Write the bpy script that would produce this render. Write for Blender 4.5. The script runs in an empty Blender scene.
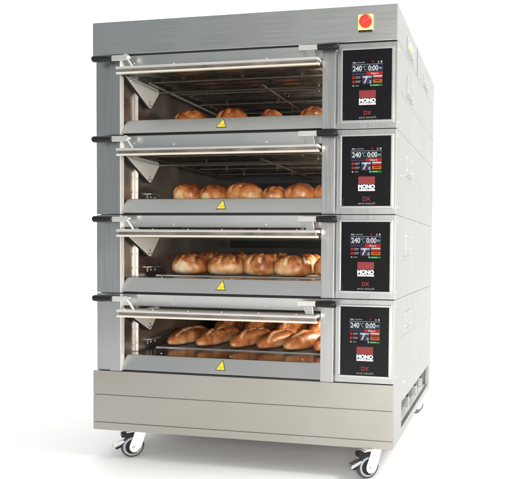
import bpy, math, random
from mathutils import Vector, Matrix, noise

S = bpy.context.scene
COL = S.collection
W, D = 1.4165, 1.296          # oven width, depth (m)
P = 0.36                      # height of one deck
FLOOR = -0.41                 # z of the floor (plinth top is z = 0)

# ------------------------------------------------------------------ materials
def new_mat(name):
    m = bpy.data.materials.new(name); m.use_nodes = True
    nt = m.node_tree
    return m, nt, nt.nodes['Principled BSDF']

def plain(name, col, rough=0.5, metal=0.0, emit=None, es=1.0, spec=None):
    m, nt, b = new_mat(name)
    b.inputs['Base Color'].default_value = (*col, 1)
    b.inputs['Roughness'].default_value = rough
    b.inputs['Metallic'].default_value = metal
    if spec is not None: b.inputs['Specular IOR Level'].default_value = spec
    if emit:
        b.inputs['Emission Color'].default_value = (*emit, 1)
        b.inputs['Emission Strength'].default_value = es
    return m

def varied(name, col, rough, metal, scale=(3, 3, 3), dr=0.08, dv=0.06, bump=0.0, detail=3.0, coat=0.0):
    """procedural: stretched noise drives value, roughness and a faint bump"""
    m, nt, b = new_mat(name)
    N, L = nt.nodes, nt.links
    tc = N.new('ShaderNodeTexCoord'); mp = N.new('ShaderNodeMapping')
    mp.inputs['Scale'].default_value = scale
    L.new(tc.outputs['Object'], mp.inputs['Vector'])
    nz = N.new('ShaderNodeTexNoise'); nz.inputs['Scale'].default_value = 1.0
    nz.inputs['Detail'].default_value = detail
    L.new(mp.outputs['Vector'], nz.inputs['Vector'])
    big = N.new('ShaderNodeTexNoise'); big.inputs['Scale'].default_value = 2.3; big.inputs['Detail'].default_value = 4
    L.new(tc.outputs['Object'], big.inputs['Vector'])
    r1 = N.new('ShaderNodeMapRange'); r1.inputs['From Min'].default_value = 0.3; r1.inputs['From Max'].default_value = 0.7
    r1.inputs['To Min'].default_value = rough - dr; r1.inputs['To Max'].default_value = rough + dr
    L.new(nz.outputs['Fac'], r1.inputs['Value'])
    add = N.new('ShaderNodeMath'); add.operation = 'MULTIPLY_ADD'
    L.new(big.outputs['Fac'], add.inputs[0]); add.inputs[1].default_value = 0.07
    sub = N.new('ShaderNodeMath'); sub.operation = 'SUBTRACT'; sub.inputs[1].default_value = 0.035
    L.new(r1.outputs['Result'], sub.inputs[0]); L.new(sub.outputs[0], add.inputs[2])
    L.new(add.outputs[0], b.inputs['Roughness'])
    mx = N.new('ShaderNodeMix'); mx.data_type = 'RGBA'
    mx.inputs[6].default_value = (*[max(0, c * (1 - dv)) for c in col], 1)
    mx.inputs[7].default_value = (*[min(1, c * (1 + dv)) for c in col], 1)
    L.new(nz.outputs['Fac'], mx.inputs[0]); L.new(mx.outputs[2], b.inputs['Base Color'])
    b.inputs['Metallic'].default_value = metal
    b.inputs['Coat Weight'].default_value = coat
    if metal > 0.85 and bump:
        wv = N.new('ShaderNodeTexNoise'); wv.inputs['Scale'].default_value = 3.2; wv.inputs['Detail'].default_value = 1.0
        L.new(tc.outputs['Object'], wv.inputs['Vector'])
        b1 = N.new('ShaderNodeBump'); b1.inputs['Strength'].default_value = 0.55; b1.inputs['Distance'].default_value = 0.012
        L.new(wv.outputs['Fac'], b1.inputs['Height'])
        bp = N.new('ShaderNodeBump'); bp.inputs['Strength'].default_value = bump; bp.inputs['Distance'].default_value = 0.002
        L.new(nz.outputs['Fac'], bp.inputs['Height']); L.new(b1.outputs['Normal'], bp.inputs['Normal']); L.new(bp.outputs['Normal'], b.inputs['Normal'])
    elif bump:
        bp = N.new('ShaderNodeBump'); bp.inputs['Strength'].default_value = bump; bp.inputs['Distance'].default_value = 0.002
        L.new(nz.outputs['Fac'], bp.inputs['Height']); L.new(bp.outputs['Normal'], b.inputs['Normal'])
    return m

STEEL = varied('brushed_stainless', (0.545, 0.55, 0.54), 0.36, 1.0, (4, 6, 520), 0.05, 0.04, 0.02)
WARMST = varied('brushed_stainless_plinth', (0.415, 0.396, 0.358), 0.38, 1.0, (4, 6, 520), 0.05, 0.04, 0.02)
STEELV = varied('brushed_stainless_upright', (0.46, 0.465, 0.46), 0.36, 1.0, (520, 60, 4), 0.07, 0.05, 0.03)
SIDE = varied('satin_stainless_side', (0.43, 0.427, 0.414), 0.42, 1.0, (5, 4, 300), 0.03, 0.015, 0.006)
BRIGHT = varied('polished_steel', (0.78, 0.76, 0.72), 0.30, 0.75, (8, 8, 8), 0.02, 0.02)
LIP = varied('warm_lit_steel_lip', (0.84, 0.77, 0.64), 0.38, 0.5, (4, 40, 40), 0.03, 0.03)  # beige base colour imitates chamber light reflecting off the lip
LINING = varied('mottled_brown_steel', (0.32, 0.285, 0.26), 0.34, 0.9, (9, 7, 5), 0.12, 0.5, 0.05, 5)  # brownish steel with strong random mottling
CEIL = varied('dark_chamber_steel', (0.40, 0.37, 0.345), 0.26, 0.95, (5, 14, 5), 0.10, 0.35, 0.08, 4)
BACKW = varied('blackish_steel', (0.07, 0.076, 0.082), 0.45, 0.7, (6, 6, 6), 0.1, 0.3)  # near-black steel, tone varies at random
SILLTOP = varied('dark_polished_sill', (0.36, 0.37, 0.38), 0.20, 1.0, (4, 60, 60), 0.06, 0.12, 0.02)
SOLE = varied('grey_baking_sole', (0.24, 0.26, 0.29), 0.42, 0.5, (25, 25, 25), 0.08, 0.15, 0.05)
ELEM = varied('oxidised_element', (0.22, 0.18, 0.15), 0.42, 0.9, (20, 80, 80), 0.1, 0.3)
DARK = plain('dark_gap', (0.012, 0.012, 0.013), 0.7)
BLACKP = varied('black_plastic', (0.010, 0.010, 0.011), 0.34, 0.0, (80, 80, 80), 0.05, 0.1)
PANEL = varied('black_control_glass', (0.005, 0.005, 0.006), 0.26, 0.0, (6, 6, 6), 0.01, 0.05)
PANEL.node_tree.nodes['Principled BSDF'].inputs['Specular IOR Level'].default_value = 0.22
BLACKP.node_tree.nodes['Principled BSDF'].inputs['Specular IOR Level'].default_value = 0.25
RUBBER = varied('grey_tyre_rubber', (0.045, 0.043, 0.042), 0.6, 0.0, (50, 50, 50), 0.06, 0.15)
HUB = plain('grey_wheel_core', (0.33, 0.36, 0.40), 0.45)
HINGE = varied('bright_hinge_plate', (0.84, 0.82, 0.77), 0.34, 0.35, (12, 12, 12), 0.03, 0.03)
ZINC = varied('zinc_plate', (0.86, 0.85, 0.83), 0.36, 0.55, (12, 12, 12), 0.03, 0.03)
RED = plain('switch_red', (0.72, 0.045, 0.03), 0.3)
YEL = plain('switch_yellow', (0.86, 0.72, 0.28), 0.4)
WARNY = plain('warning_yellow', (0.90, 0.72, 0.02), 0.45)
WARNB = plain('warning_border', (0.07, 0.07, 0.09), 0.45)
CREAM = plain('label_cream', (0.80, 0.78, 0.66), 0.5)
BLUE = plain('label_blue', (0.16, 0.30, 0.62), 0.5)
WHITE = plain('print_white', (0.82, 0.82, 0.82), 0.5)
PRED = plain('print_red', (0.24, 0.014, 0.016), 0.5)
PRED2 = plain('print_dark_red', (0.08, 0.006, 0.007), 0.5)
DXRED = plain('print_bright_red', (0.28, 0.014, 0.010), 0.5)
PGREY = plain('print_grey', (0.22, 0.22, 0.22), 0.5)
PBLACK = plain('print_black', (0.01, 0.01, 0.01), 0.5)
def scr(n, c, s=1.0): return plain('screen_' + n, (0.004, 0.004, 0.004), 0.3, emit=c, es=s * 0.7, spec=0.15)
SBLK = scr('black', (0.002, 0.002, 0.004)); SWHT = scr('white', (0.9, 0.93, 0.95)); SRED = scr('red', (0.75, 0.03, 0.02))
SBLU = scr('slate', (0.10, 0.15, 0.23)); SORG = scr('orange', (0.75, 0.20, 0.02)); SGRN = scr('green', (0.03, 0.36, 0.07))
SCYN = scr('pale_blue', (0.42, 0.66, 0.85)); SGRY = scr('grey', (0.34, 0.33, 0.36)); SPUR = scr('plum', (0.09, 0.05, 0.11))

def glass_mat():
    m, nt, b = new_mat('door_glass')
    N, L = nt.nodes, nt.links
    tr = N.new('ShaderNodeBsdfTransparent'); tr.inputs[0].default_value = (0.86, 0.88, 0.87, 1)
    gl = N.new('ShaderNodeBsdfGlossy'); gl.inputs['Roughness'].default_value = 0.04
    fr = N.new('ShaderNodeValue'); fr.outputs[0].default_value = 0.03
    mx = N.new('ShaderNodeMixShader')
    L.new(fr.outputs[0], mx.inputs[0]); L.new(tr.outputs[0], mx.inputs[1]); L.new(gl.outputs[0], mx.inputs[2])
    L.new(mx.outputs[0], N['Material Output'].inputs['Surface'])
    return m
GLASS = glass_mat()

def bread_mat(name, stops, rough=0.32, coat=0.45):
    m, nt, b = new_mat(name)
    N, L = nt.nodes, nt.links
    at = N.new('ShaderNodeAttribute'); at.attribute_name = 'crust'
    tc = N.new('ShaderNodeTexCoord')
    n1 = N.new('ShaderNodeTexNoise'); n1.inputs['Scale'].default_value = 38; n1.inputs['Detail'].default_value = 7; n1.inputs['Roughness'].default_value = 0.65
    n2 = N.new('ShaderNodeTexNoise'); n2.inputs['Scale'].default_value = 210; n2.inputs['Detail'].default_value = 3
    n3 = N.new('ShaderNodeTexVoronoi'); n3.inputs['Scale'].default_value = 120
    for n in (n1, n2, n3): L.new(tc.outputs['Object'], n.inputs['Vector'])
    a = N.new('ShaderNodeMath'); a.operation = 'MULTIPLY_ADD'; a.inputs[1].default_value = 0.52
    L.new(n1.outputs['Fac'], a.inputs[0])
    s = N.new('ShaderNodeMath'); s.operation = 'SUBTRACT'; s.inputs[1].default_value = 0.29
    L.new(at.outputs['Fac'], s.inputs[0]); L.new(s.outputs[0], a.inputs[2])
    a2 = N.new('ShaderNodeMath'); a2.operation = 'MULTIPLY_ADD'; a2.inputs[1].default_value = 0.10
    L.new(n2.outputs['Fac'], a2.inputs[0]); L.new(a.outputs[0], a2.inputs[2])
    rp = N.new('ShaderNodeValToRGB'); e = rp.color_ramp.elements
    while len(e) < len(stops): e.new(0.5)
    for el, (p, c) in zip(e, stops): el.position = p; el.color = (*c, 1)
    L.new(a2.outputs[0], rp.inputs[0]); L.new(rp.outputs[0], b.inputs['Base Color'])
    b.inputs['Roughness'].default_value = rough
    b.inputs['Coat Weight'].default_value = coat; b.inputs['Coat Roughness'].default_value = 0.22
    b.inputs['Subsurface Weight'].default_value = 0.06; b.inputs['Subsurface Radius'].default_value = (0.012, 0.006, 0.003)
    h = N.new('ShaderNodeMath'); h.operation = 'ADD'
    L.new(n1.outputs['Fac'], h.inputs[0]); L.new(n2.outputs['Fac'], h.inputs[1])
    bp = N.new('ShaderNodeBump'); bp.inputs['Strength'].default_value = 0.35; bp.inputs['Distance'].default_value = 0.003
    L.new(h.outputs[0], bp.inputs['Height']); L.new(bp.outputs['Normal'], b.inputs['Normal'])
    return m
CRUST = bread_mat('golden_crust', [(0.0, (0.88, 0.64, 0.34)), (0.25, (0.74, 0.345, 0.115)), (0.5, (0.53, 0.165, 0.042)), (0.75, (0.29, 0.068, 0.018)), (1.0, (0.12, 0.028, 0.009))])
COB = bread_mat('floury_crust', [(0.0, (0.90, 0.72, 0.50)), (0.22, (0.78, 0.43, 0.18)), (0.48, (0.52, 0.185, 0.055)), (0.75, (0.27, 0.070, 0.022)), (1.0, (0.10, 0.026, 0.010))], 0.42, 0.22)
BATON = bread_mat('batard_crust', [(0.0, (0.90, 0.66, 0.44)), (0.25, (0.76, 0.39, 0.17)), (0.5, (0.58, 0.215, 0.070)), (0.75, (0.34, 0.095, 0.028)), (1.0, (0.12, 0.030, 0.010))], 0.36, 0.3)

# ------------------------------------------------------------------ mesh builder
class MB:
    def __init__(self): self.v, self.f, self.m, self.mats, self.sm = [], [], [], [], []
    def mi(self, mat):
        if mat not in self.mats: self.mats.append(mat)
        return self.mats.index(mat)
    def add(self, vs, fs, mat, smooth=False):
        o = len(self.v); self.v += [tuple(x) for x in vs]; k = self.mi(mat)
        for f in fs: self.f.append([o + i for i in f]); self.m.append(k); self.sm.append(smooth)
        return self
    def box(self, x0, x1, y0, y1, z0, z1, mat):
        vs = [(x, y, z) for z in (z0, z1) for y in (y0, y1) for x in (x0, x1)]
        return self.add(vs, [(0, 2, 3, 1), (4, 5, 7, 6), (0, 1, 5, 4), (2, 6, 7, 3), (0, 4, 6, 2), (1, 3, 7, 5)], mat)
    def prism(self, prof, a0, a1, axis, mat):
        """profile extruded along an axis; axis 'x': prof=(y,z); 'y': prof=(x,z); 'z': prof=(x,y)"""
        def pt(p, a): return {'x': (a, p[0], p[1]), 'y': (p[0], a, p[1]), 'z': (p[0], p[1], a)}[axis]
        n = len(prof); vs = [pt(p, a0) for p in prof] + [pt(p, a1) for p in prof]
        area = sum(prof[i][0] * prof[(i + 1) % n][1] - prof[(i + 1) % n][0] * prof[i][1] for i in range(n))
        fs = [tuple(reversed(range(n))), tuple(range(n, 2 * n))] + [(i, (i + 1) % n, n + (i + 1) % n, n + i) for i in range(n)]
        if (area < 0) != (axis == 'y'): fs = [tuple(reversed(f)) for f in fs]
        return self.add(vs, fs, mat)
    def tube(self, a, b, r, mat, n=20, r2=None, prof=None):
        """round bar a->b; prof = [(t, radius factor)...] for shaped grips"""
        a, b = Vector(a), Vector(b); d = (b - a); L = d.length; d.normalize()
        u = d.orthogonal().normalized(); w = d.cross(u)
        prof = prof or [(0, 1), (1, (r2 / r) if r2 else 1)]
        vs, fs = [], []
        for t, k in prof:
            for i in range(n):
                th = 2 * math.pi * i / n
                vs.append(a + d * (t * L) + (u * math.cos(th) + w * math.sin(th)) * r * k)
        m = len(prof)
        for j in range(m - 1):
            for i in range(n):
                fs.append((j * n + i, j * n + (i + 1) % n, (j + 1) * n + (i + 1) % n, (j + 1) * n + i))
        self.add(vs, fs, mat, True)
        o0 = [vs[i] for i in range(n)]; o1 = [vs[(m - 1) * n + i] for i in range(n)]
        self.add(o0, [tuple(reversed(range(n)))], mat); self.add(o1, [tuple(range(n))], mat)
        return self
    def flat(self, x0, x1, z0, z1, y, mat):
        return self.add([(x0, y, z0), (x1, y, z0), (x1, y, z1), (x0, y, z1)], [(0, 1, 2, 3)], mat)
    def text(self, body, x0, x1, z0, z1, y, mat, bold=0.0, shear=0.0):
        vs, fs = text_mesh(body, bold, shear)
        xs = [p[0] for p in vs]; ys = [p[1] for p in vs]
        ax, bx, ay, by = min(xs), max(xs), min(ys), max(ys)
        q = [(x0 + (p[0] - ax) / (bx - ax) * (x1 - x0), y, z0 + (p[1] - ay) / (by - ay) * (z1 - z0)) for p in vs]
        return self.add(q, fs, mat)
    def build(self, name, parent=None, bevel=0.0, seg=2, loc=None):
        me = bpy.data.meshes.new(name); me.from_pydata(self.v, [], self.f)
        for m in self.mats: me.materials.append(m)
        me.polygons.foreach_set('material_index', self.m); me.polygons.foreach_set('use_smooth', self.sm)
        me.update()
        o = bpy.data.objects.new(name, me); COL.objects.link(o)
        if parent: o.parent = parent
        if loc: o.location = loc
        if bevel:
            b = o.modifiers.new('edge', 'BEVEL'); b.width = bevel; b.segments = seg; b.limit_method = 'ANGLE'; b.angle_limit = math.radians(40)
            b.harden_normals = False
        return o

def text_mesh(body, bold, shear):
    cu = bpy.data.curves.new('lettering', 'FONT'); cu.body = body; cu.offset = bold; cu.shear = shear; cu.resolution_u = 4
    ob = bpy.data.objects.new('lettering', cu); COL.objects.link(ob)
    dg = bpy.context.evaluated_depsgraph_get(); ev = ob.evaluated_get(dg); me = ev.to_mesh()
    vs = [tuple(v.co) for v in me.vertices]; fs = [tuple(p.vertices) for p in me.polygons]
    ev.to_mesh_clear(); bpy.data.objects.remove(ob); bpy.data.curves.remove(cu)
    return vs, fs

def tag(o, label, cat=None, group=None, kind=None):
    o['label'] = label
    if cat: o['category'] = cat
    if group: o['group'] = group
    if kind: o['kind'] = kind

def empty(name, loc=(0, 0, 0), parent=None):
    o = bpy.data.objects.new(name, None); COL.objects.link(o); o.location = loc; o.empty_display_size = 0.1
    if parent: o.parent = parent
    return o

# ------------------------------------------------------------------ setting
FLOORM = varied('white_studio_sweep', (0.86, 0.86, 0.86), 0.7, 0.0, (2, 2, 2), 0.02, 0.005)
fl = MB()
pr = [(-7.0, FLOOR), (2.6, FLOOR)]
for i in range(1, 17):
    a = math.radians(90 * i / 16); pr.append((2.6 + 2.2 * math.sin(a), FLOOR + 2.2 * (1 - math.cos(a))))
pr.append((4.8, 5.2))
vs = [(x, y, z) for (y, z) in pr for x in (-9, 9)]
fl.add(vs, [(2 * i, 2 * i + 1, 2 * i + 3, 2 * i + 2) for i in range(len(pr) - 1)], FLOORM, True)
o = fl.build('floor'); tag(o, 'seamless white studio floor curving up into a white background', kind='structure')

# ------------------------------------------------------------------ the oven
oven = empty('deck_oven', (0, 0, FLOOR))
tag(oven, 'tall stainless steel bakery oven of four stacked decks standing on castors', 'oven')
BASE = Vector((0, 0, -FLOOR))          # the empty stands on the floor: parts are built in deck coordinates
def part(mb, name, parent=oven, bevel=0.0015, seg=2, label=None):
    o = mb.build(name, parent, bevel, seg)
    if parent is oven: o.location = BASE
    if label: o['label'] = label
    return o

def screw(mb, x, y, z, axis, r=0.004, mat=None):
    d = Vector(axis) * 0.003
    mb.tube(Vector((x, y, z)) - d * 0.3, Vector((x, y, z)) + d, r, mat or BRIGHT, 12, prof=[(0, 1), (0.6, 1), (1, 0.6)])

# crown housing
c = MB(); c.box(0, W, 0, D, 4 * P + 0.003, 1.592, STEEL)
crown = part(c, 'top_housing', bevel=0.002)
sd = MB(); sd.box(W - 0.001, W + 0.0015, 0.003, D - 0.003, 4 * P + 0.008, 1.589, SIDE)
part(sd, 'side_panel', bevel=0.0006)
def hatch(y0, y1, z0, z1, stickers=False, parent=oven):
    m = MB(); m.box(W + 0.001, W + 0.0045, y0, y1, z0, z1, SIDE)
    m.box(W + 0.004, W + 0.007, y0 + 0.02, y1 - 0.02, z0 + 0.012, z0 + 0.02, SIDE)
    for yy in (y0 + 0.012, y1 - 0.012):
        for zz in (z0 + 0.03, z1 - 0.01): screw(m, W + 0.0045, yy, zz, (1, 0, 0), 0.0035)
    h = part(m, 'side_hatch', bevel=0.0008)
    if stickers:
        s = MB()
        s.box(W + 0.004, W + 0.0052, y0 + 0.04, y1 - 0.05, z0 + 0.034, z0 + 0.05, WARNY)
        s.box(W + 0.004, W + 0.0052, y0 + 0.04, y1 - 0.05, z0 + 0.054, z0 + 0.064, CREAM)
        s.box(W + 0.004, W + 0.0052, y0 + 0.03, y1 - 0.06, z0 + 0.024, z0 + 0.031, BLUE)
        s.build('rating_sticker', h)
hatch(0.246, 0.436, 1.465, 1.54, True)
hatch(0.82, 0.97, 1.462, 1.527)
vs_ = MB(); vs_.box(W + 0.0012, W + 0.0024, 0.563, 0.567, 4 * P + 0.01, 1.587, DARK); part(vs_, 'panel_joint', bevel=0)

# rotary isolator switch on the crown
sw = MB()
sw.box(1.25, 1.313, -0.010, 0.0, 1.487, 1.552, YEL)
sw.box(1.2515, 1.3115, -0.0085, 0.0, 1.481, 1.487, BLACKP)
switch = part(sw, 'isolator_switch', bevel=0.002)
k = MB()
k.tube((1.284, -0.010, 1.521), (1.284, -0.022, 1.521), 0.027, RED, 40, prof=[(0, 1), (0.75, 1), (1, 0.92)])
a = math.radians(35); ux = Vector((math.cos(a), 0, math.sin(a))); uz = Vector((-math.sin(a), 0, math.cos(a))); cc = Vector((1.284, 0, 1.521))
prof = [(-0.0255, -0.007), (-0.018, -0.011), (0.018, -0.011), (0.0255, -0.007), (0.0255, 0.007), (0.018, 0.011), (-0.018, 0.011), (-0.0255, 0.007)]
vv = [cc + ux * p + uz * q + Vector((0, yy, 0)) for yy, s in ((-0.021, 1), (-0.041, 0.82)) for p, q in [(a_ * s, b_ * s) for a_, b_ in prof]]
n8 = 8
k.add(vv, [tuple(range(n8)), tuple(reversed(range(n8, 2 * n8)))] + [(i, n8 + i, n8 + (i + 1) % n8, (i + 1) % n8) for i in range(n8)], RED)
k.build('switch_knob', switch, 0.0015)

# chamber geometry (x / y / height above the deck's base)
XL, XR, YB, ZF, ZC = 0.130, 1.120, 1.150, 0.072, 0.318
OL, OR = 0.143, 1.097

def make_deck(kd):
    zb = kd * P; zt = zb + P - 0.003
    # outer casing: two side blocks, floor, roof and back
    c = MB()
    c.box(0.012, XL - 0.004, 0.008, D - 0.004, zb, zt, STEELV)
    c.box(XR + 0.005, W, 0.003, D - 0.002, zb, zt, STEELV)
    c.box(XL - 0.004, XR + 0.005, 0.05, D - 0.006, zb, zb + 0.058, STEEL)
    c.box(XL - 0.004, XR + 0.005, 0.034, D - 0.006, zb + ZC + 0.004, zt, STEEL)
    c.box(XL - 0.004, XR + 0.005, YB + 0.005, D - 0.006, zb + 0.058, zb + ZC + 0.004, STEEL)
    part(c, 'deck_casing', bevel=0.0015)
    g = MB(); g.box(0.03, W - 0.006, 0.014, D - 0.02, zt - 0.002, zb + P + 0.003, DARK); part(g, 'joint_shadow_slab', bevel=0)  # dark slab standing in for the shadow inside the joint
    # door surround: two uprights proud of the casing
    f = MB(); f.box(0.088, OL, -0.006, 0.022, zb, zt, STEELV); part(f, 'door_upright', bevel=0.0015)
    f = MB(); f.box(OR, 1.155, -0.010, 0.022, zb, zt, STEELV); part(f, 'door_upright', bevel=0.0015)
    f = MB(); f.prism([(1.1556, -0.0095), (1.1616, 0.0022), (1.1616, 0.010), (1.1556, 0.010)], zb, zt, 'z', SIDE); part(f, 'edge_strip', bevel=0.0005)
    f = MB(); f.box(OL - 0.0006, OL + 0.0014, -0.0045, 0.021, zb + 0.001, zt - 0.001, HINGE); part(f, 'edge_strip', bevel=0.0004)  # added pale strip imitating light caught on the upright's inner edge
    # header strip above the door
    h = MB(); h.prism([(0.010, zb + 0.302), (0.004, zt - 0.002), (0.030, zt - 0.002), (0.030, zb + 0.302)], OL + 0.0018, OR - 0.0005, 'x', STEEL)
    screw(h, 0.40, 0.0085, zb + 0.314, (0, -1, 0)); screw(h, 0.84, 0.0085, zb + 0.314, (0, -1, 0)); screw(h, 0.205, 0.0085, zb + 0.322, (0, -1, 0))
    part(h, 'header_panel', bevel=0.001)
    # sill: sloping face then flat polished shelf
    s = MB(); s.prism([(0.000, zb + 0.006), (0.034, zb + ZF), (0.040, zb + ZF), (0.040, zb + 0.006)], OL + 0.0018, OR - 0.0005, 'x', STEEL)
    sill = part(s, 'sill_panel', bevel=0.002)
    # warning triangle sticker, lying on the sloping face
    def on(x, z): 
        t = (z - zb - 0.006) / (ZF - 0.006); return (x, 0.034 * t - 0.0015, z)
    w = MB(); xc, zc = 0.629, zb + 0.024
    w.add([on(xc - 0.026, zc - 0.001), on(xc + 0.024, zc - 0.001), on(xc + 0.001, zc + 0.043)], [(0, 1, 2)], WARNB)
    def on2(x, z): p = on(x, z); return (p[0], p[1] - 0.0006, p[2])
    w.add([on2(xc - 0.021, zc + 0.002), on2(xc + 0.019, zc + 0.002), on2(xc + 0.001, zc + 0.038)], [(0, 1, 2)], WARNY)
    def on3(x, z): p = on(x, z); return (p[0], p[1] - 0.0012, p[2])
    for j in range(3):        # three wavy heat marks
        x = xc - 0.008 + j * 0.0075
        w.add([on3(x, zc + 0.006), on3(x + 0.0016, zc + 0.006), on3(x + 0.0036, zc + 0.012), on3(x + 0.0016, zc + 0.018), on3(x, zc + 0.018), on3(x + 0.002, zc + 0.012)], [(0, 1, 2, 5), (5, 2, 3, 4)], WARNB)
    w.build('warning_sticker', sill)
    t = MB(); t.box(XL + 0.001, XR - 0.001, 0.0405, 0.262, zb + 0.056, zb + ZF - 0.001, SILLTOP)
    rr = random.Random(kd * 7 + 1)
    for x in (0.30, 0.62, 0.97):
        screw(t, x + rr.uniform(-.02, .02), 0.10, zb + ZF - 0.001, (0, 0, 1), 0.004)
    part(t, 'sill_shelf', bevel=0.001)
    so = MB(); so.box(XL + 0.03, XR - 0.004, 0.2665, YB - 0.02, zb + 0.060, zb + ZF + 0.003, SOLE)
    part(so, 'baking_sole', bevel=0.002)
    so = MB(); so.box(XL + 0.03, XR - 0.004, 0.2632, 0.2660, zb + 0.0712, zb + ZF + 0.0032, BRIGHT); part(so, 'sole_edge_strip', bevel=0.0005)
    # chamber lining
    l = MB()
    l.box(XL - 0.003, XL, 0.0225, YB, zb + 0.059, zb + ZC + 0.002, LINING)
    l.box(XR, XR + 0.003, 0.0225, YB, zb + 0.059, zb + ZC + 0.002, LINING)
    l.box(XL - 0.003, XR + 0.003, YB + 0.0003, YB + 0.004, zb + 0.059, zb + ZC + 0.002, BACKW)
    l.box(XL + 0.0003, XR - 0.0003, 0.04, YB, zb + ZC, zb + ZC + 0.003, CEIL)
    for yy in (0.115, 0.18, 0.30, 0.36, 0.42, 0.54, 0.60, 0.66, 0.78, 0.84, 0.90, 1.02, 1.08):             # pressed ribs of the ceiling
        l.prism([(yy - 0.026, zb + ZC - 0.0003), (yy - 0.012, zb + ZC - 0.011), (yy + 0.012, zb + ZC - 0.011), (yy + 0.026, zb + ZC - 0.0003)], XL + 0.03, XR - 0.03, 'x', CEIL)
    l.box(XL + 0.02, XR - 0.02, YB - 0.012, YB - 0.001, zb + 0.218, zb + 0.262, DARK)   # rear duct rail
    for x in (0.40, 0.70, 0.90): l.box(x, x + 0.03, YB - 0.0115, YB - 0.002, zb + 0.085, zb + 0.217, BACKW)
    l.box(0.93, 1.02, YB - 0.03, YB - 0.013, zb + 0.10, zb + 0.205, LINING)
    part(l, 'chamber_lining', bevel=0.0008)
    fl_ = MB(); fl_.box(XL + 0.0003, XL + 0.016, 0.130, 0.136, zb + ZF, zb + ZC - 0.002, BRIGHT)
    for zz in (0.112, 0.178, 0.245): screw(fl_, XL + 0.0005, 0.112, zb + zz, (1, 0, 0), 0.0055)
    part(fl_, 'chamber_flange', bevel=0.001)
    # tray guide bracket low on the left wall
    b = MB()
    b.box(XL + 0.0004, XL + 0.022, 0.235, 0.325, zb + 0.112, zb + 0.116, BRIGHT)
    b.box(XL + 0.0004, XL + 0.004, 0.235, 0.325, zb + 0.090, zb + 0.1115, LINING)
    for yy in (0.262, 0.298): screw(b, XL + 0.0045, yy, zb + 0.100, (1, 0, 0), 0.006)
    part(b, 'guide_bracket', bevel=0.0008)
    # heating elements across the ceiling
    for yy in (0.24, 0.48, 0.72, 0.96):
        e = MB(); e.tube((XL + 0.03, yy, zb + ZC - 0.020), (XR - 0.02, yy, zb + ZC - 0.020), 0.0065, ELEM, 12)
        for x in (0.32, 0.62, 0.92): e.box(x, x + 0.012, yy - 0.010, yy + 0.010, zb + ZC - 0.030, zb + ZC - 0.0006, ELEM)
        part(e, 'heating_element', bevel=0)
    cd = MB(); cd.tube((0.70, 0.30, zb + ZC - 0.034), (0.70, 1.12, zb + ZC - 0.034), 0.005, ELEM, 10); part(cd, 'sensor_tube', bevel=0)
    cd = MB(); cd.tube((XL + 0.035, 0.20, zb + ZC - 0.034), (XL + 0.035, 1.10, zb + ZC - 0.034), 0.006, BRIGHT if kd == 3 else ELEM, 10); part(cd, 'sensor_tube', bevel=0)
    # fittings behind the right upright: chamber lamp, and an added fill further back
    for yl in (0.165, 0.62):
        lf = MB(); lf.tube((XR - 0.0005, yl, zb + 0.262), (XR - 0.02, yl, zb + 0.262), 0.028, BRIGHT, 24); part(lf, 'lamp_and_fill_fitting', bevel=0.001)

    # ---- the glass door, tipped up and slid back under the ceiling
    door = empty('oven_door', BASE, oven)
    yF = -0.067
    r = MB()
    r.prism([(yF, zb + 0.2785), (yF, zb + 0.286), (yF + 0.006, zb + 0.290), (0.02, zb + 0.290), (0.02, zb + 0.2785)], OL + 0.018, OR - 0.002, 'x', BRIGHT)
    for x in (0.19, 0.33, 0.50, 0.66, 0.83, 1.0): screw(r, x, yF + 0.02, zb + 0.290, (0, 0, 1), 0.004)
    r.build('top_rail', door, 0.0012)
    r = MB(); r.box(OL + 0.026, OR - 0.010, yF + 0.010, 0.02, zb + 0.2655, zb + 0.2783, LINING); r.build('door_seal', door)
    r = MB(); r.prism([(yF - 0.003, zb + 0.256), (yF - 0.003, zb + 0.262), (yF + 0.003, zb + 0.2653), (yF + 0.014, zb + 0.2653), (yF + 0.014, zb + 0.256)], OL + 0.021, OR + 0.003, 'x', LIP)
    r.build('bottom_lip', door, 0.0015)
    r = MB(); r.box(OL + 0.024, OR - 0.014, yF + 0.0145, 0.292, zb + 0.2575, zb + 0.2635, GLASS); r.build('glass_pane', door)
    r = MB(); r.box(OL + 0.016, OR - 0.014, 0.2925, 0.300, zb + 0.257, zb + 0.265, ELEM); r.build('rear_rail', door, 0.001)
    for x0, s in ((OL + 0.012, 1), (OR - 0.012, -1)):      # triangular hinge plates
        r = MB()
        tri = [(0.004, zb + 0.276), (0.290, zb + 0.276), (0.300, zb + 0.262), (0.226, zb + 0.171), (0.214, zb + 0.166), (0.202, zb + 0.171)]
        a0, a1 = sorted((x0 - 0.009 * s, x0 + 0.001 * s))
        r.prism([(0.212, zb + 0.163), (0.198, zb + 0.168), (0.000, zb + 0.272), (0.29, zb + 0.272), (0.228, zb + 0.168)], a0 - 0.0 , a1 - 0.002 * s if s > 0 else a1, 'x', DARK) if s > 0 else None
        a0, a1 = sorted((x0, x0 + 0.004 * s))
        r.prism(tri, a0, a1, 'x', HINGE)
        xo = x0 + 0.004 * s
        for yy, zz in ((0.210, 0.196), (0.202, 0.180), (0.222, 0.181)): screw(r, xo, yy, zb + zz, (s, 0, 0), 0.005, LINING)
        screw(r, xo, 0.06, zb + 0.262, (s, 0, 0), 0.005)
        r.build('hinge_plate', door, 0.0015)
    yG, zG = -0.036, zb + 0.336
    shape = [(0, 0.55), (0.03, 0.82), (0.08, 0.96), (0.3, 1.0), (0.7, 0.90), (0.93, 0.80), (0.97, 0.86), (1, 0.80)]
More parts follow.
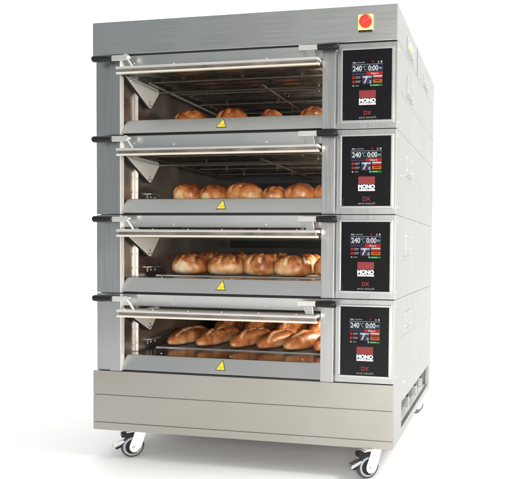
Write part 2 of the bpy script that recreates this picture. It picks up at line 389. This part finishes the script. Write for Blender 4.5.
    # left lever
    g = MB(); g.tube((0.024, yG, zG), (0.122, yG, zG), 0.0155, BLACKP, 24, prof=shape); g.build('handle_grip', door)
    g = MB()
    g.box(0.1225, 0.198, yG - 0.005, yG + 0.005, zG - 0.012, zG + 0.011, BRIGHT)
    g.tube((0.197, yG - 0.012, zG + 0.003), (0.197, yG + 0.012, zG + 0.003), 0.0105, BRIGHT, 20)
    g.tube((0.199, yG - 0.006, zG), (0.229, yF + 0.03, zb + 0.288), 0.0048, BRIGHT, 12)
    g.build('handle_bracket', door, 0.0012)
    # right lever
    g = MB(); g.tube((1.176, yG, zG + 0.001), (1.085, yG, zG + 0.001), 0.0155, BLACKP, 24, prof=shape); g.build('handle_grip', door)
    g = MB()
    g.box(1.001, 1.0845, yG - 0.005, yG + 0.005, zG - 0.009, zG + 0.012, BRIGHT)
    g.prism([(1.026, zG - 0.0092), (1.070, zG - 0.0092), (1.075, zb + 0.2905), (1.040, zb + 0.2905)], yG - 0.003, yG + 0.003, 'y', STEEL)
    g.build('handle_bracket', door, 0.0012)

    # ---- control panel
    cp = MB()
    X0, X1, Z0, Z1 = 1.1745, 1.4050, zb + 0.024, zb + 0.335
    for q in ((X0, X1, Z0, Z0 + 0.010), (X0, X1, Z1 - 0.008, Z1)): cp.box(q[0], q[1], -0.008, 0.0032, q[2], q[3], STEEL)
    for q in ((X0, X0 + 0.0105), (X1 - 0.0095, X1)): cp.box(q[0], q[1], -0.008, 0.0032, Z0 + 0.0101, Z1 - 0.0081, STEEL)
    panel = part(cp, 'control_panel', bevel=0.0015)
    fp = MB(); fp.box(X0 + 0.011, X1 - 0.010, -0.0055, 0.0028, Z0 + 0.0105, Z1 - 0.0085, PANEL); fp.box(X0 + 0.0112, X0 + 0.019, -0.0075, -0.005, Z0 + 0.0107, Z0 + 0.045, BLACKP)
    fp.build('face_plate', panel, 0.0006)
    sc = MB(); y = -0.0063
    sx0, sx1, sz0, sz1 = 1.225, 1.357, zb + 0.172, zb + 0.281
    def X(u): return sx0 + u * (sx1 - sx0)
    def Z(v): return sz1 - v * (sz1 - sz0)
    def R(u0, u1, v0, v1, m, d=1): sc.flat(X(u0), X(u1), Z(v1), Z(v0), y - 0.00025 * d, m)
    def T(b, u0, u1, v0, v1, m, bold=0.02, d=3, sh=0): sc.text(b, X(u0), X(u1), Z(v1), Z(v0), y - 0.00025 * d, m, bold, sh)
    sc.box(sx0, sx1, y, -0.005, sz0, sz1, SBLK)
    T('Bake', 0.03, 0.14, 0.035, 0.095, SWHT); R(0.17, 0.42, 0.05, 0.085, SGRY)
    R(0.66, 0.71, 0.03, 0.08, SRED); R(0.84, 0.89, 0.03, 0.11, SGRY); R(0.94, 0.985, 0.03, 0.10, SWHT)
    R(0.0, 1.0, 0.13, 0.148, SGRY); R(0.0, 1.0, 0.152, 0.43, SBLU)
    R(0.015, 0.50, 0.175, 0.41, SBLK, 2); R(0.515, 0.985, 0.175, 0.41, SBLK, 2)
    T('240', 0.03, 0.33, 0.19, 0.40, SWHT, 0.03); T('\u00b0C', 0.35, 0.47, 0.20, 0.37, SCYN, 0.01)
    T('0:00', 0.53, 0.86, 0.19, 0.40, SWHT, 0.03); T('m', 0.88, 0.97, 0.26, 0.36, SCYN)
    R(0.48, 1.0, 0.445, 0.555, SRED); T('Start', 0.62, 0.86, 0.465, 0.535, SWHT); R(0.0, 0.46, 0.47, 0.54, SPUR)
    for v in (0.575, 0.735):
        R(0.02, 0.095, v + 0.015, v + 0.115, SRED); R(0.12, 0.29, v + 0.02, v + 0.06, SGRY); R(0.12, 0.27, v + 0.08, v + 0.105, SGRY)
    R(0.335, 0.66, 0.575, 0.90, SPUR); R(0.345, 0.65, 0.585, 0.66, SCYN, 2); T('7', 0.39, 0.54, 0.60, 0.88, SWHT, 0.05, 3, 0.25); T('s', 0.57, 0.64, 0.76, 0.88, SCYN, 0.03)
    R(0.69, 0.99, 0.575, 0.63, SWHT); R(0.69, 0.99, 0.632, 0.70, SRED); R(0.69, 0.99, 0.73, 0.865, SORG); R(0.76, 0.93, 0.77, 0.80, SBLK, 2)
    R(0.03, 0.07, 0.925, 0.975, SWHT); R(0.11, 0.24, 0.935, 0.97, SGRY)
    R(0.60, 0.995, 0.915, 0.985, SGRN); R(0.61, 0.64, 0.925, 0.975, SWHT, 2); R(0.70, 0.88, 0.94, 0.96, SWHT, 2)
    sc.build('touch_screen', panel)
    lg = MB(); lx0, lx1 = 1.257, 1.329
    lg.flat(lx0, lx1, zb + 0.1255, zb + 0.1575, y, PRED2)
    for i in range(6): lg.flat(lx0, lx1, zb + 0.1260 + i * 0.0053, zb + 0.1260 + i * 0.0053 + 0.0038, y - 0.0003, PRED)
    lg.flat(lx0, lx1, zb + 0.0970, zb + 0.1045, y, WHITE)
    lg.text('EQUIPMENT', lx0 + 0.003, lx1 - 0.003, zb + 0.0985, zb + 0.1030, y - 0.0003, PBLACK, 0.01)
    lg.text('MONO', lx0, lx1, zb + 0.1058, zb + 0.1240, y - 0.0003, WHITE, 0.06)
    lg.build('maker_emblem', panel)
    nm = MB()
    nm.text('DX', 1.2775, 1.3095, zb + 0.0555, zb + 0.0725, y, DXRED, 0.005)
    nm.text('eco-touch', 1.2575, 1.331, zb + 0.0405, zb + 0.0500, y, PGREY, 0.0)
    nm.build('model_lettering', panel)
    # ---- right side: raised lip and hatch
    sp = MB(); sp.box(W - 0.0008, W + 0.0015, 0.006, D - 0.005, zb - 0.0008, zb + P - 0.0022, SIDE)
    sp.prism([(W + 0.001, zb + 0.169), (W + 0.006, zb + 0.172), (W + 0.006, zb + 0.177), (W + 0.001, zb + 0.180)], 0.12, D - 0.01, 'y', SIDE)
    for yy in (0.03, D - 0.03):
        for zz in (0.03, 0.33): screw(sp, W + 0.0015, yy, zb + zz, (1, 0, 0), 0.003)
    part(sp, 'side_panel', bevel=0.0006)
    hatch(0.255, 0.42, zb + 0.188, zb + 0.285)

for kd in range(4): make_deck(kd)

# ------------------------------------------------------------------ plinth
for z0, z1, yo in ((-0.1120, -0.002, 0.0), (-0.2410, -0.1140, 0.0), (-0.278, -0.2430, 0.0)):
    m = MB(); m.box(0.0, W, -0.004, 0.0, z0, z1, WARMST); part(m, 'plinth_panel', bevel=0.0012)
m = MB(); m.box(0.003, W - 0.003, 0.0005, 0.0195, -0.276, -0.004, SIDE); part(m, 'plinth_backing', bevel=0)
m = MB()
m.box(0.004, 0.020, 0.0205, D, -0.277, -0.002, SIDE)
m.box(0.0205, W - 0.0205, D - 0.02, D, -0.277, -0.002, SIDE)
m.box(W - 0.02, W, 0.0205, 0.212, -0.278, -0.002, SIDE)
m.box(W - 0.02, W, 1.203, D, -0.278, -0.002, SIDE)
m.box(W - 0.02, W, 0.2121, 1.2029, -0.123, -0.002, SIDE)
m.box(W - 0.02, W, 0.2121, 1.2029, -0.278, -0.243, SIDE)
m.box(0.0205, W - 0.0205, 0.0205, D - 0.0205, -0.012, -0.003, STEEL)
for yy in (0.25, 0.28, 1.22, 1.26): screw(m, W, yy, -0.04 - 0.05 * (yy > 1.25), (1, 0, 0), 0.004)
part(m, 'plinth_frame', bevel=0.0015)
m = MB()
m.box(W - 0.075, W - 0.0205, 0.10, 1.25, -0.262, -0.243, ZINC)         # runner inside the opening
m.box(0.03, W - 0.0755, 0.03, D - 0.03, -0.274, -0.266, LINING)        # underfloor pan
for yy in (0.36, 0.62, 0.90, 1.13): m.box(W - 0.40, W - 0.03, yy, yy + 0.03, -0.2425, -0.19, STEEL)
for yy in (0.43, 0.72, 0.99): m.box(W - 0.34, W - 0.05, yy, yy + 0.13, -0.2425, -0.16, BACKW)
part(m, 'plinth_rack', bevel=0.0015)
m = MB(); m.box(W - 0.42, W - 0.41, 0.05, D - 0.05, -0.26, -0.02, BACKW); part(m, 'inner_baffle', bevel=0)

# ------------------------------------------------------------------ castors
def castor(cx, cy, ang, brake=True):
    """swivel castor; local +x = rolling direction, local -y = side facing the camera"""
    c = empty('castor', BASE + Vector((cx, cy, 0)), oven); c.rotation_euler = (0, 0, ang)
    zt, zf, r = -0.278, FLOOR, 0.051
    zc = zf + r
    m = MB()
    def disc(y0, y1, rad, mat, prof=None): m.tube((0, y0, zc), (0, y1, zc), rad, mat, 48, prof=prof)
    disc(-0.014, 0.014, r, RUBBER, [(0, 0.90), (0.1, 0.97), (0.3, 1.0), (0.7, 1.0), (0.9, 0.97), (1, 0.90)])
    w = m.build('wheel', c)
    m = MB(); disc(-0.0155, 0.0155, r * 0.84, HUB, [(0, 0.92), (0.05, 1.0), (0.95, 1.0), (1, 0.92)]); disc(-0.0185, 0.0185, 0.034, BLACKP); m.build('wheel_core', w)
    m = MB()
    for y0, y1 in ((-0.0245, -0.0205), (0.0205, 0.0245)):   # fork cheeks, leaning back to the swivel
        pr = [(-0.058, zc + 0.069), (-0.006, zc + 0.069), (0.002, zc + 0.041), (0.013, zc + 0.016), (0.017, zc), (0.015, zc - 0.013), (0.004, zc - 0.025), (-0.006, zc - 0.027), (-0.019, zc - 0.024), (-0.033, zc - 0.006), (-0.044, zc + 0.020)]
        m.prism(pr, y0, y1, 'y', ZINC)
        m.tube((0, y0 - 0.003 if y0 < 0 else y1, zc), (0, y0 if y0 < 0 else y1 + 0.003, zc), 0.0065, STEEL, 12)
    m.box(-0.058, 0.030, -0.0245, 0.0245, zt - 0.0118, zt - 0.008, ZINC)
    m.tube((-0.018, 0, zt - 0.008), (-0.018, 0, zt - 0.003), 0.028, STEEL, 28)
    m.box(-0.062, 0.026, -0.036, 0.036, zt - 0.0028, zt - 0.0003, ZINC)
    m.build('fork', c, 0.001)
    m = MB(); m.box(-0.030, 0.050, -0.0198, 0.0198, zt - 0.034, zt - 0.0125, BLACKP); m.build('wheel_guard', c, 0.004)
    if brake:
        m = MB()
        m.prism([(0.030, zc + 0.030), (0.044, zc + 0.033), (0.082, zc + 0.020), (0.088, zc + 0.008), (0.080, zc + 0.004), (0.050, zc + 0.016)], -0.018, 0.018, 'y', STEEL)
        m.prism([(0.046, zc + 0.0155), (0.078, zc + 0.003), (0.070, zc - 0.006), (0.048, zc + 0.004)], -0.014, 0.014, 'y', BLACKP)
        m.build('brake_pedal', c, 0.002)
    return c
A = math.radians(222)
# local -y must face the camera/right: rolling dir (cos A, sin A), -y = (sin A, -cos A)
castor(0.170, 0.045, A); castor(1.304, 0.015, A)
castor(1.345, 1.16, math.radians(215), False); castor(0.12, 1.16, A, False)

# ------------------------------------------------------------------ bread
def loaf(name, loc, L, Wd, H, rot, seed, style, mat, label, cat, group, pale=None, tilt=0.0):
    """L along local x, flattened base; 'crust' attribute = how dark it is baked"""
    nu, nv = (150, 84) if style == 'batard' else (96, 72)
    rnd = random.Random(seed); off = Vector((rnd.uniform(0, 50), rnd.uniform(0, 50), rnd.uniform(0, 50)))
    slashes = []
    if style == 'batard':
        n = rnd.choice((3, 4)); sl = rnd.uniform(1.7, 2.5)
        for i in range(n): slashes.append(((-0.36 + 0.72 * (i + 0.5) / n) * L, -0.014 + rnd.uniform(-.005, .005), math.radians(rnd.uniform(4, 11))))
    elif style == 'single':
        slashes = [(0, 9, 0)]
    elif style == 'cob':
        slashes = [(0.0, 0.35, 0.8), (0.30, -0.25, 0.6)]
    elif style == 'roll':
        slashes = [(-0.15, 0.7, 0.7), (0.28, 0.55, 0.55)]
    vs, cr, fs = [], [], []
    for i in range(nu + 1):
        t = -math.cos(math.pi * i / nu)
        p = 2.5 if style in ('cob', 'roll') else 2.05
        rr = max(0.0, 1 - abs(t) ** p) ** (1 / (2.2 if style in ('cob', 'roll') else 1.65))
        for j in range(nv):
            a = 2 * math.pi * j / nv
            ca, sa = math.cos(a), math.sin(a)
            e = 0.86
            cy = math.copysign(abs(ca) ** e, ca); cz = math.copysign(abs(sa) ** e, sa)
            x = t * L / 2; yv = cy * Wd / 2 * rr
            hh = rr ** 0.9
            z = cz * (H * 0.68 if sa > 0 else H * 0.32) * (hh if sa > 0 else rr ** 0.6)
            pnt = Vector((x, yv, z))
            nz = noise.noise(pnt * 13 + off) * (0.10 if style in ('cob', 'roll') else 0.06) + noise.noise(pnt * 32 + off) * 0.035 + noise.noise(pnt * 75 + off) * 0.012
            k = 1 + nz
            bump = 0.0; score = 0.0; ear = 0.0
            if sa > 0.15:
                for (t0, slope, half) in slashes:
                    inside = 1.0
                    if style == 'single':
                        d = (yv / (Wd / 2) - 0.10 * math.sin(t * 3)) * Wd / 2 / 0.014; inside = math.exp(-(t / 0.7) ** 8)
                    elif style == 'batard':      # long slanting cuts: (x centre, y centre, angle)
                        ax_ = (x - t0) * math.cos(half) + (yv - slope) * math.sin(half)
                        d = (-(x - t0) * math.sin(half) + (yv - slope) * math.cos(half)) / 0.0075
                        inside = math.exp(-(ax_ / 0.062) ** 6)
                    else:
                        q = yv / (Wd / 2); d = (t - t0 - slope * q * Wd / L) * (L / 2) / 0.010
                        inside = 1.0 if abs(q) < half + 0.25 else 0.0
                    if inside > 0.01:
                        s_ = math.exp(-d * d) * inside; fade = min(1, (sa - 0.15) / 0.3)
                        bump -= 0.0060 * s_ * fade; score = max(score, s_ * fade)
                        e2 = math.exp(-(d - 1.6) ** 2 * 1.3) * inside; bump += 0.0055 * e2 * fade; ear = max(ear, e2 * fade)
            if style == 'cob' and sa > 0.2:
                bump += 0.0035 * noise.noise(pnt * 70 + off) * min(1, (sa - 0.2) * 2) + 0.0018 * noise.noise(pnt * 160 + off)
            co = Vector((x * (1 + nz * 0.4), yv * k, z * k + bump + H * 0.32))
            if co.z < 0.0015: co.z = 0.0015 * (0.3 + 0.7 * abs(noise.noise(pnt * 60)))
            vs.append(co)
            hz = co.z / H
            c = 0.16 + 0.50 * min(1, max(0, (hz - 0.12) / 0.75)) + 0.40 * noise.noise(pnt * 15 + off * 1.7) + 0.18 * noise.noise(pnt * 45 + off)
            c += 0.16 * abs(t) ** 3
            c += (-0.85 * score + 0.30 * ear) if style in ('batard', 'single') else (-0.34 * score + 0.30 * ear)
            if style == 'cob' and hz > 0.55: c -= 0.55 * max(0, noise.noise(pnt * 110 + off * .9) - 0.05) * min(1, (hz - 0.55) * 5)
            if style in ('cob', 'roll') and hz > 0.72: c += 0.28 * max(0, noise.noise(pnt * 36 + off * .6)) - 0.45 * max(0, noise.noise(pnt * 52 + off * .3) - 0.08)
            if pale:
                dx = (co - Vector(pale[:3])); c -= pale[4] * math.exp(-(dx.length / pale[3]) ** 4)
            cr.append(min(1, max(0, c)))
    for i in range(nu):
        for j in range(nv):
            fs.append((i * nv + j, (i + 1) * nv + j, (i + 1) * nv + (j + 1) % nv, i * nv + (j + 1) % nv))
    me = bpy.data.meshes.new(name); me.from_pydata([tuple(v) for v in vs], [], [tuple(reversed(f)) for f in fs])
    at = me.attributes.new('crust', 'FLOAT', 'POINT'); at.data.foreach_set('value', cr)
    me.materials.append(mat); me.polygons.foreach_set('use_smooth', [True] * len(me.polygons)); me.update()
    o = bpy.data.objects.new(name, me); COL.objects.link(o)
    o.location = loc; o.rotation_euler = (0, tilt, rot)
    tag(o, label, cat, group)
    return o

ORD = ['leftmost', 'second from left', 'third from left', 'fourth from left', 'fifth from left', 'rightmost']
SZ = ZF + 0.003                      # surface the bread sits on
# bottom deck: batards lying front to back, two rows
row = [(0.242, 0.455, 0.41, 1.56), (0.398, 0.475, 0.45, 1.56), (0.582, 0.465, 0.43, 1.52), (0.732, 0.47, 0.45, 1.48), (0.885, 0.43, 0.37, 1.36), (1.025, 0.445, 0.40, 1.46)]
for i, (x, y, L, a) in enumerate(row):
    loaf('batard_loaf', (x, y, SZ), L, (0.122, 0.128, 0.124, 0.128, 0.130, 0.122)[i], (0.078, 0.082, 0.083, 0.079, 0.085, 0.082)[i], a, 11 + i, 'single' if i == 4 else 'batard', BATON,
         f'scored brown long loaf, {ORD[i]} in the front row on the bottom deck', 'bread', 'long loaves on the bottom deck', tilt=0.0)
row = [(0.275, 0.91, 0.42, 1.58), (0.455, 0.92, 0.42, 1.55), (0.655, 0.91, 0.41, 1.52), (0.850, 0.90, 0.40, 1.48), (1.02, 0.90, 0.40, 1.5)]
O5 = ['leftmost', 'second from left', 'middle one', 'second from right', 'rightmost']
for i, (x, y, L, a) in enumerate(row):
    loaf('batard_loaf', (x, y, SZ), L, 0.134, 0.108, a, 31 + i, 'batard', BATON,
         f'scored brown long loaf, {O5[i]} in the back row on the bottom deck', 'bread', 'long loaves on the bottom deck')
# third deck down: round cobs in two rows
row = [(0.300, 0.360, 0.190), (0.493, 0.365, 0.188), (0.670, 0.355, 0.166), (0.846, 0.350, 0.184), (1.030, 0.39, 0.175)]
for i, (x, y, d) in enumerate(row):
    loaf('round_loaf', (x, y, P + SZ), d, d * 0.86, 0.107, (0.0, 0.25, -0.2, 0.15, 0.4)[i], 51 + i, 'cob', COB,
         f'plump round brown loaf, {O5[i]} in the front row on the third deck down', 'bread', 'round loaves on the third deck down',
         pale=(-0.012, -0.075, 0.030, 0.040, 0.55) if i == 0 else None)
row = [(0.190, 0.74, 0.17), (0.375, 0.74, 0.18), (0.60, 0.735, 0.18), (0.80, 0.72, 0.18)]
O4 = ['leftmost', 'second from left', 'second from right', 'rightmost']
for i, (x, y, d) in enumerate(row):
    loaf('round_loaf', (x + 0.02, y, P + SZ), d, d * 0.9, 0.112, 0.3 * i, 71 + i, 'cob', COB,
         f'round brown loaf, {O4[i]} in the back row on the third deck down', 'bread', 'round loaves on the third deck down')
# second deck down: glossy rolls half hidden by the sill
row = [(0.309, 0.31, 0.142, 0.094), (0.447, 0.31, 0.142, 0.088), (0.608, 0.315, 0.190, 0.097), (0.765, 0.31, 0.124, 0.077), (0.893, 0.31, 0.150, 0.089), (1.020, 0.33, 0.130, 0.09)]
for i, (x, y, L, h) in enumerate(row):
    loaf('bread_roll', (x, y, 2 * P + SZ), L, 0.125, h, (0, .1, -.05, .2, .25, .1)[i], 91 + i, 'roll', CRUST,
         f'glossy golden roll, {ORD[i]} on the second deck down', 'bread', 'rolls on the second deck down',
         pale=(-0.02, -0.05, 0.022, 0.026, 0.45) if i in (0, 1) else None)
# top deck: only the tops show over the sill
row = [(0.293, 0.36, 0.180, 0.106), (0.520, 0.36, 0.176, 0.110), (0.725, 0.36, 0.130, 0.093), (0.940, 0.36, 0.140, 0.104)]
for i, (x, y, L, h) in enumerate(row):
    loaf('bread_roll', (x, y, 3 * P + SZ), L, 0.125, h, (0.05, .1, -.05, .1)[i], 111 + i, 'roll', CRUST,
         f'golden roll seen just over the sill, {O4[i]} on the top deck', 'bread', 'rolls on the top deck')

# ------------------------------------------------------------------ light
def area(name, loc, target, sx, sy, power, col=(1, 1, 1)):
    l = bpy.data.lights.new(name, 'AREA'); l.shape = 'RECTANGLE'; l.size = sx; l.size_y = sy; l.energy = power; l.color = col
    o = bpy.data.objects.new(name, l); COL.objects.link(o); o.location = loc
    o.rotation_euler = (Vector(target) - Vector(loc)).to_track_quat('-Z', 'Y').to_euler()
    return o
area('overhead_softbox', (1.2, 2.6, 4.8), (1.2, 2.6, 0), 8, 4.6, 115)
bk = area('backdrop_fill', (-4.2, 0.6, 2.6), (-2.6, 4.8, 1.6), 2.5, 2.5, 200); bk.data.spread = math.radians(110)  # added fill that whitens the left of the background
area('key_softbox', (4.3, 0.0, 3.7), (0.4, 0.5, 0.0), 1.7, 1.7, 190, (1.0, 0.985, 0.96))
area('front_softbox', (2.7, -4.6, 0.75), (0.7, 0.3, 0.5), 1.6, 2.2, 190, (1.0, 0.97, 0.93))
for kd in range(4):
    for yl, pw, dr in ((0.165, 40, (-1, 0.2, -0.3)), (0.62, 7, (-1, 0.0, 0.1))):  # chamber lamp near the front, added fill light deeper in
        l = bpy.data.lights.new('chamber_lamp_and_fill', 'SPOT'); l.energy = pw; l.color = (1.0, 0.86, 0.68); l.shadow_soft_size = 0.015
        l.spot_size = math.radians(172); l.spot_blend = 0.5
        o = bpy.data.objects.new('chamber_lamp_and_fill', l); COL.objects.link(o); o.location = (XR - 0.028, yl, kd * P + 0.262)
        o.rotation_euler = Vector(dr).to_track_quat('-Z', 'Y').to_euler()

w = bpy.data.worlds.new('World'); S.world = w; w.use_nodes = True
N, L = w.node_tree.nodes, w.node_tree.links
bg = N['Background']
tc = N.new('ShaderNodeTexCoord'); sx = N.new('ShaderNodeSeparateXYZ'); L.new(tc.outputs['Generated'], sx.inputs[0])
def mr(src, a, b):
    m = N.new('ShaderNodeMapRange'); m.interpolation_type = 'SMOOTHSTEP'; m.inputs['From Min'].default_value = a; m.inputs['From Max'].default_value = b
    L.new(src, m.inputs['Value']); return m.outputs['Result']
def mix(f, c1, c2):
    m = N.new('ShaderNodeMix'); m.data_type = 'RGBA'; L.new(f, m.inputs[0])
    for i, c in ((6, c1), (7, c2)):
        if isinstance(c, tuple): m.inputs[i].default_value = (*c, 1)
        else: L.new(c, m.inputs[i])
    return m.outputs[2]
front = mix(mr(sx.outputs['X'], -0.75, 0.3), (0.27, 0.315, 0.35), (0.60, 0.585, 0.545))     # dim studio behind the camera
front = mix(mr(sx.outputs['Z'], 0.35, 0.85), front, (0.86, 0.86, 0.85))
c = mix(mr(sx.outputs['Y'], -0.35, 0.25), front, (1.0, 1.0, 1.0))
c = mix(mr(sx.outputs['X'], 0.45, 0.85), c, (1.15, 1.15, 1.12))
L.new(c, bg.inputs['Color']); bg.inputs['Strength'].default_value = 1.0

# ------------------------------------------------------------------ camera
cam = bpy.data.cameras.new('camera'); co = bpy.data.objects.new('camera', cam); COL.objects.link(co)
yaw, pitch, roll = 0.1925, -0.032, 0.0112
fwd = Vector((-math.sin(yaw) * math.cos(pitch), math.cos(yaw) * math.cos(pitch), math.sin(pitch)))
right = Vector((math.cos(yaw), math.sin(yaw), 0)); up = right.cross(fwd)
r2 = math.cos(roll) * right + math.sin(roll) * up; u2 = -math.sin(roll) * right + math.cos(roll) * up
M = Matrix((r2, u2, -fwd)).transposed().to_4x4(); M.translation = (1.8851, -2.6194, 0.5595)
co.matrix_world = M
cam.sensor_fit = 'HORIZONTAL'; cam.sensor_width = 36; cam.lens = 633.78 / 512 * 36
cam.shift_x = -(384.86 - 256) / 512; cam.shift_y = (272.6 - 239.5) / 512
cam.clip_end = 100; cam.clip_start = 0.05
S.camera = co
S.view_settings.view_transform = 'Standard'; S.view_settings.look = 'None'; S.view_settings.exposure = 0; S.view_settings.gamma = 1
S.render.resolution_x = 1024; S.render.resolution_y = 958
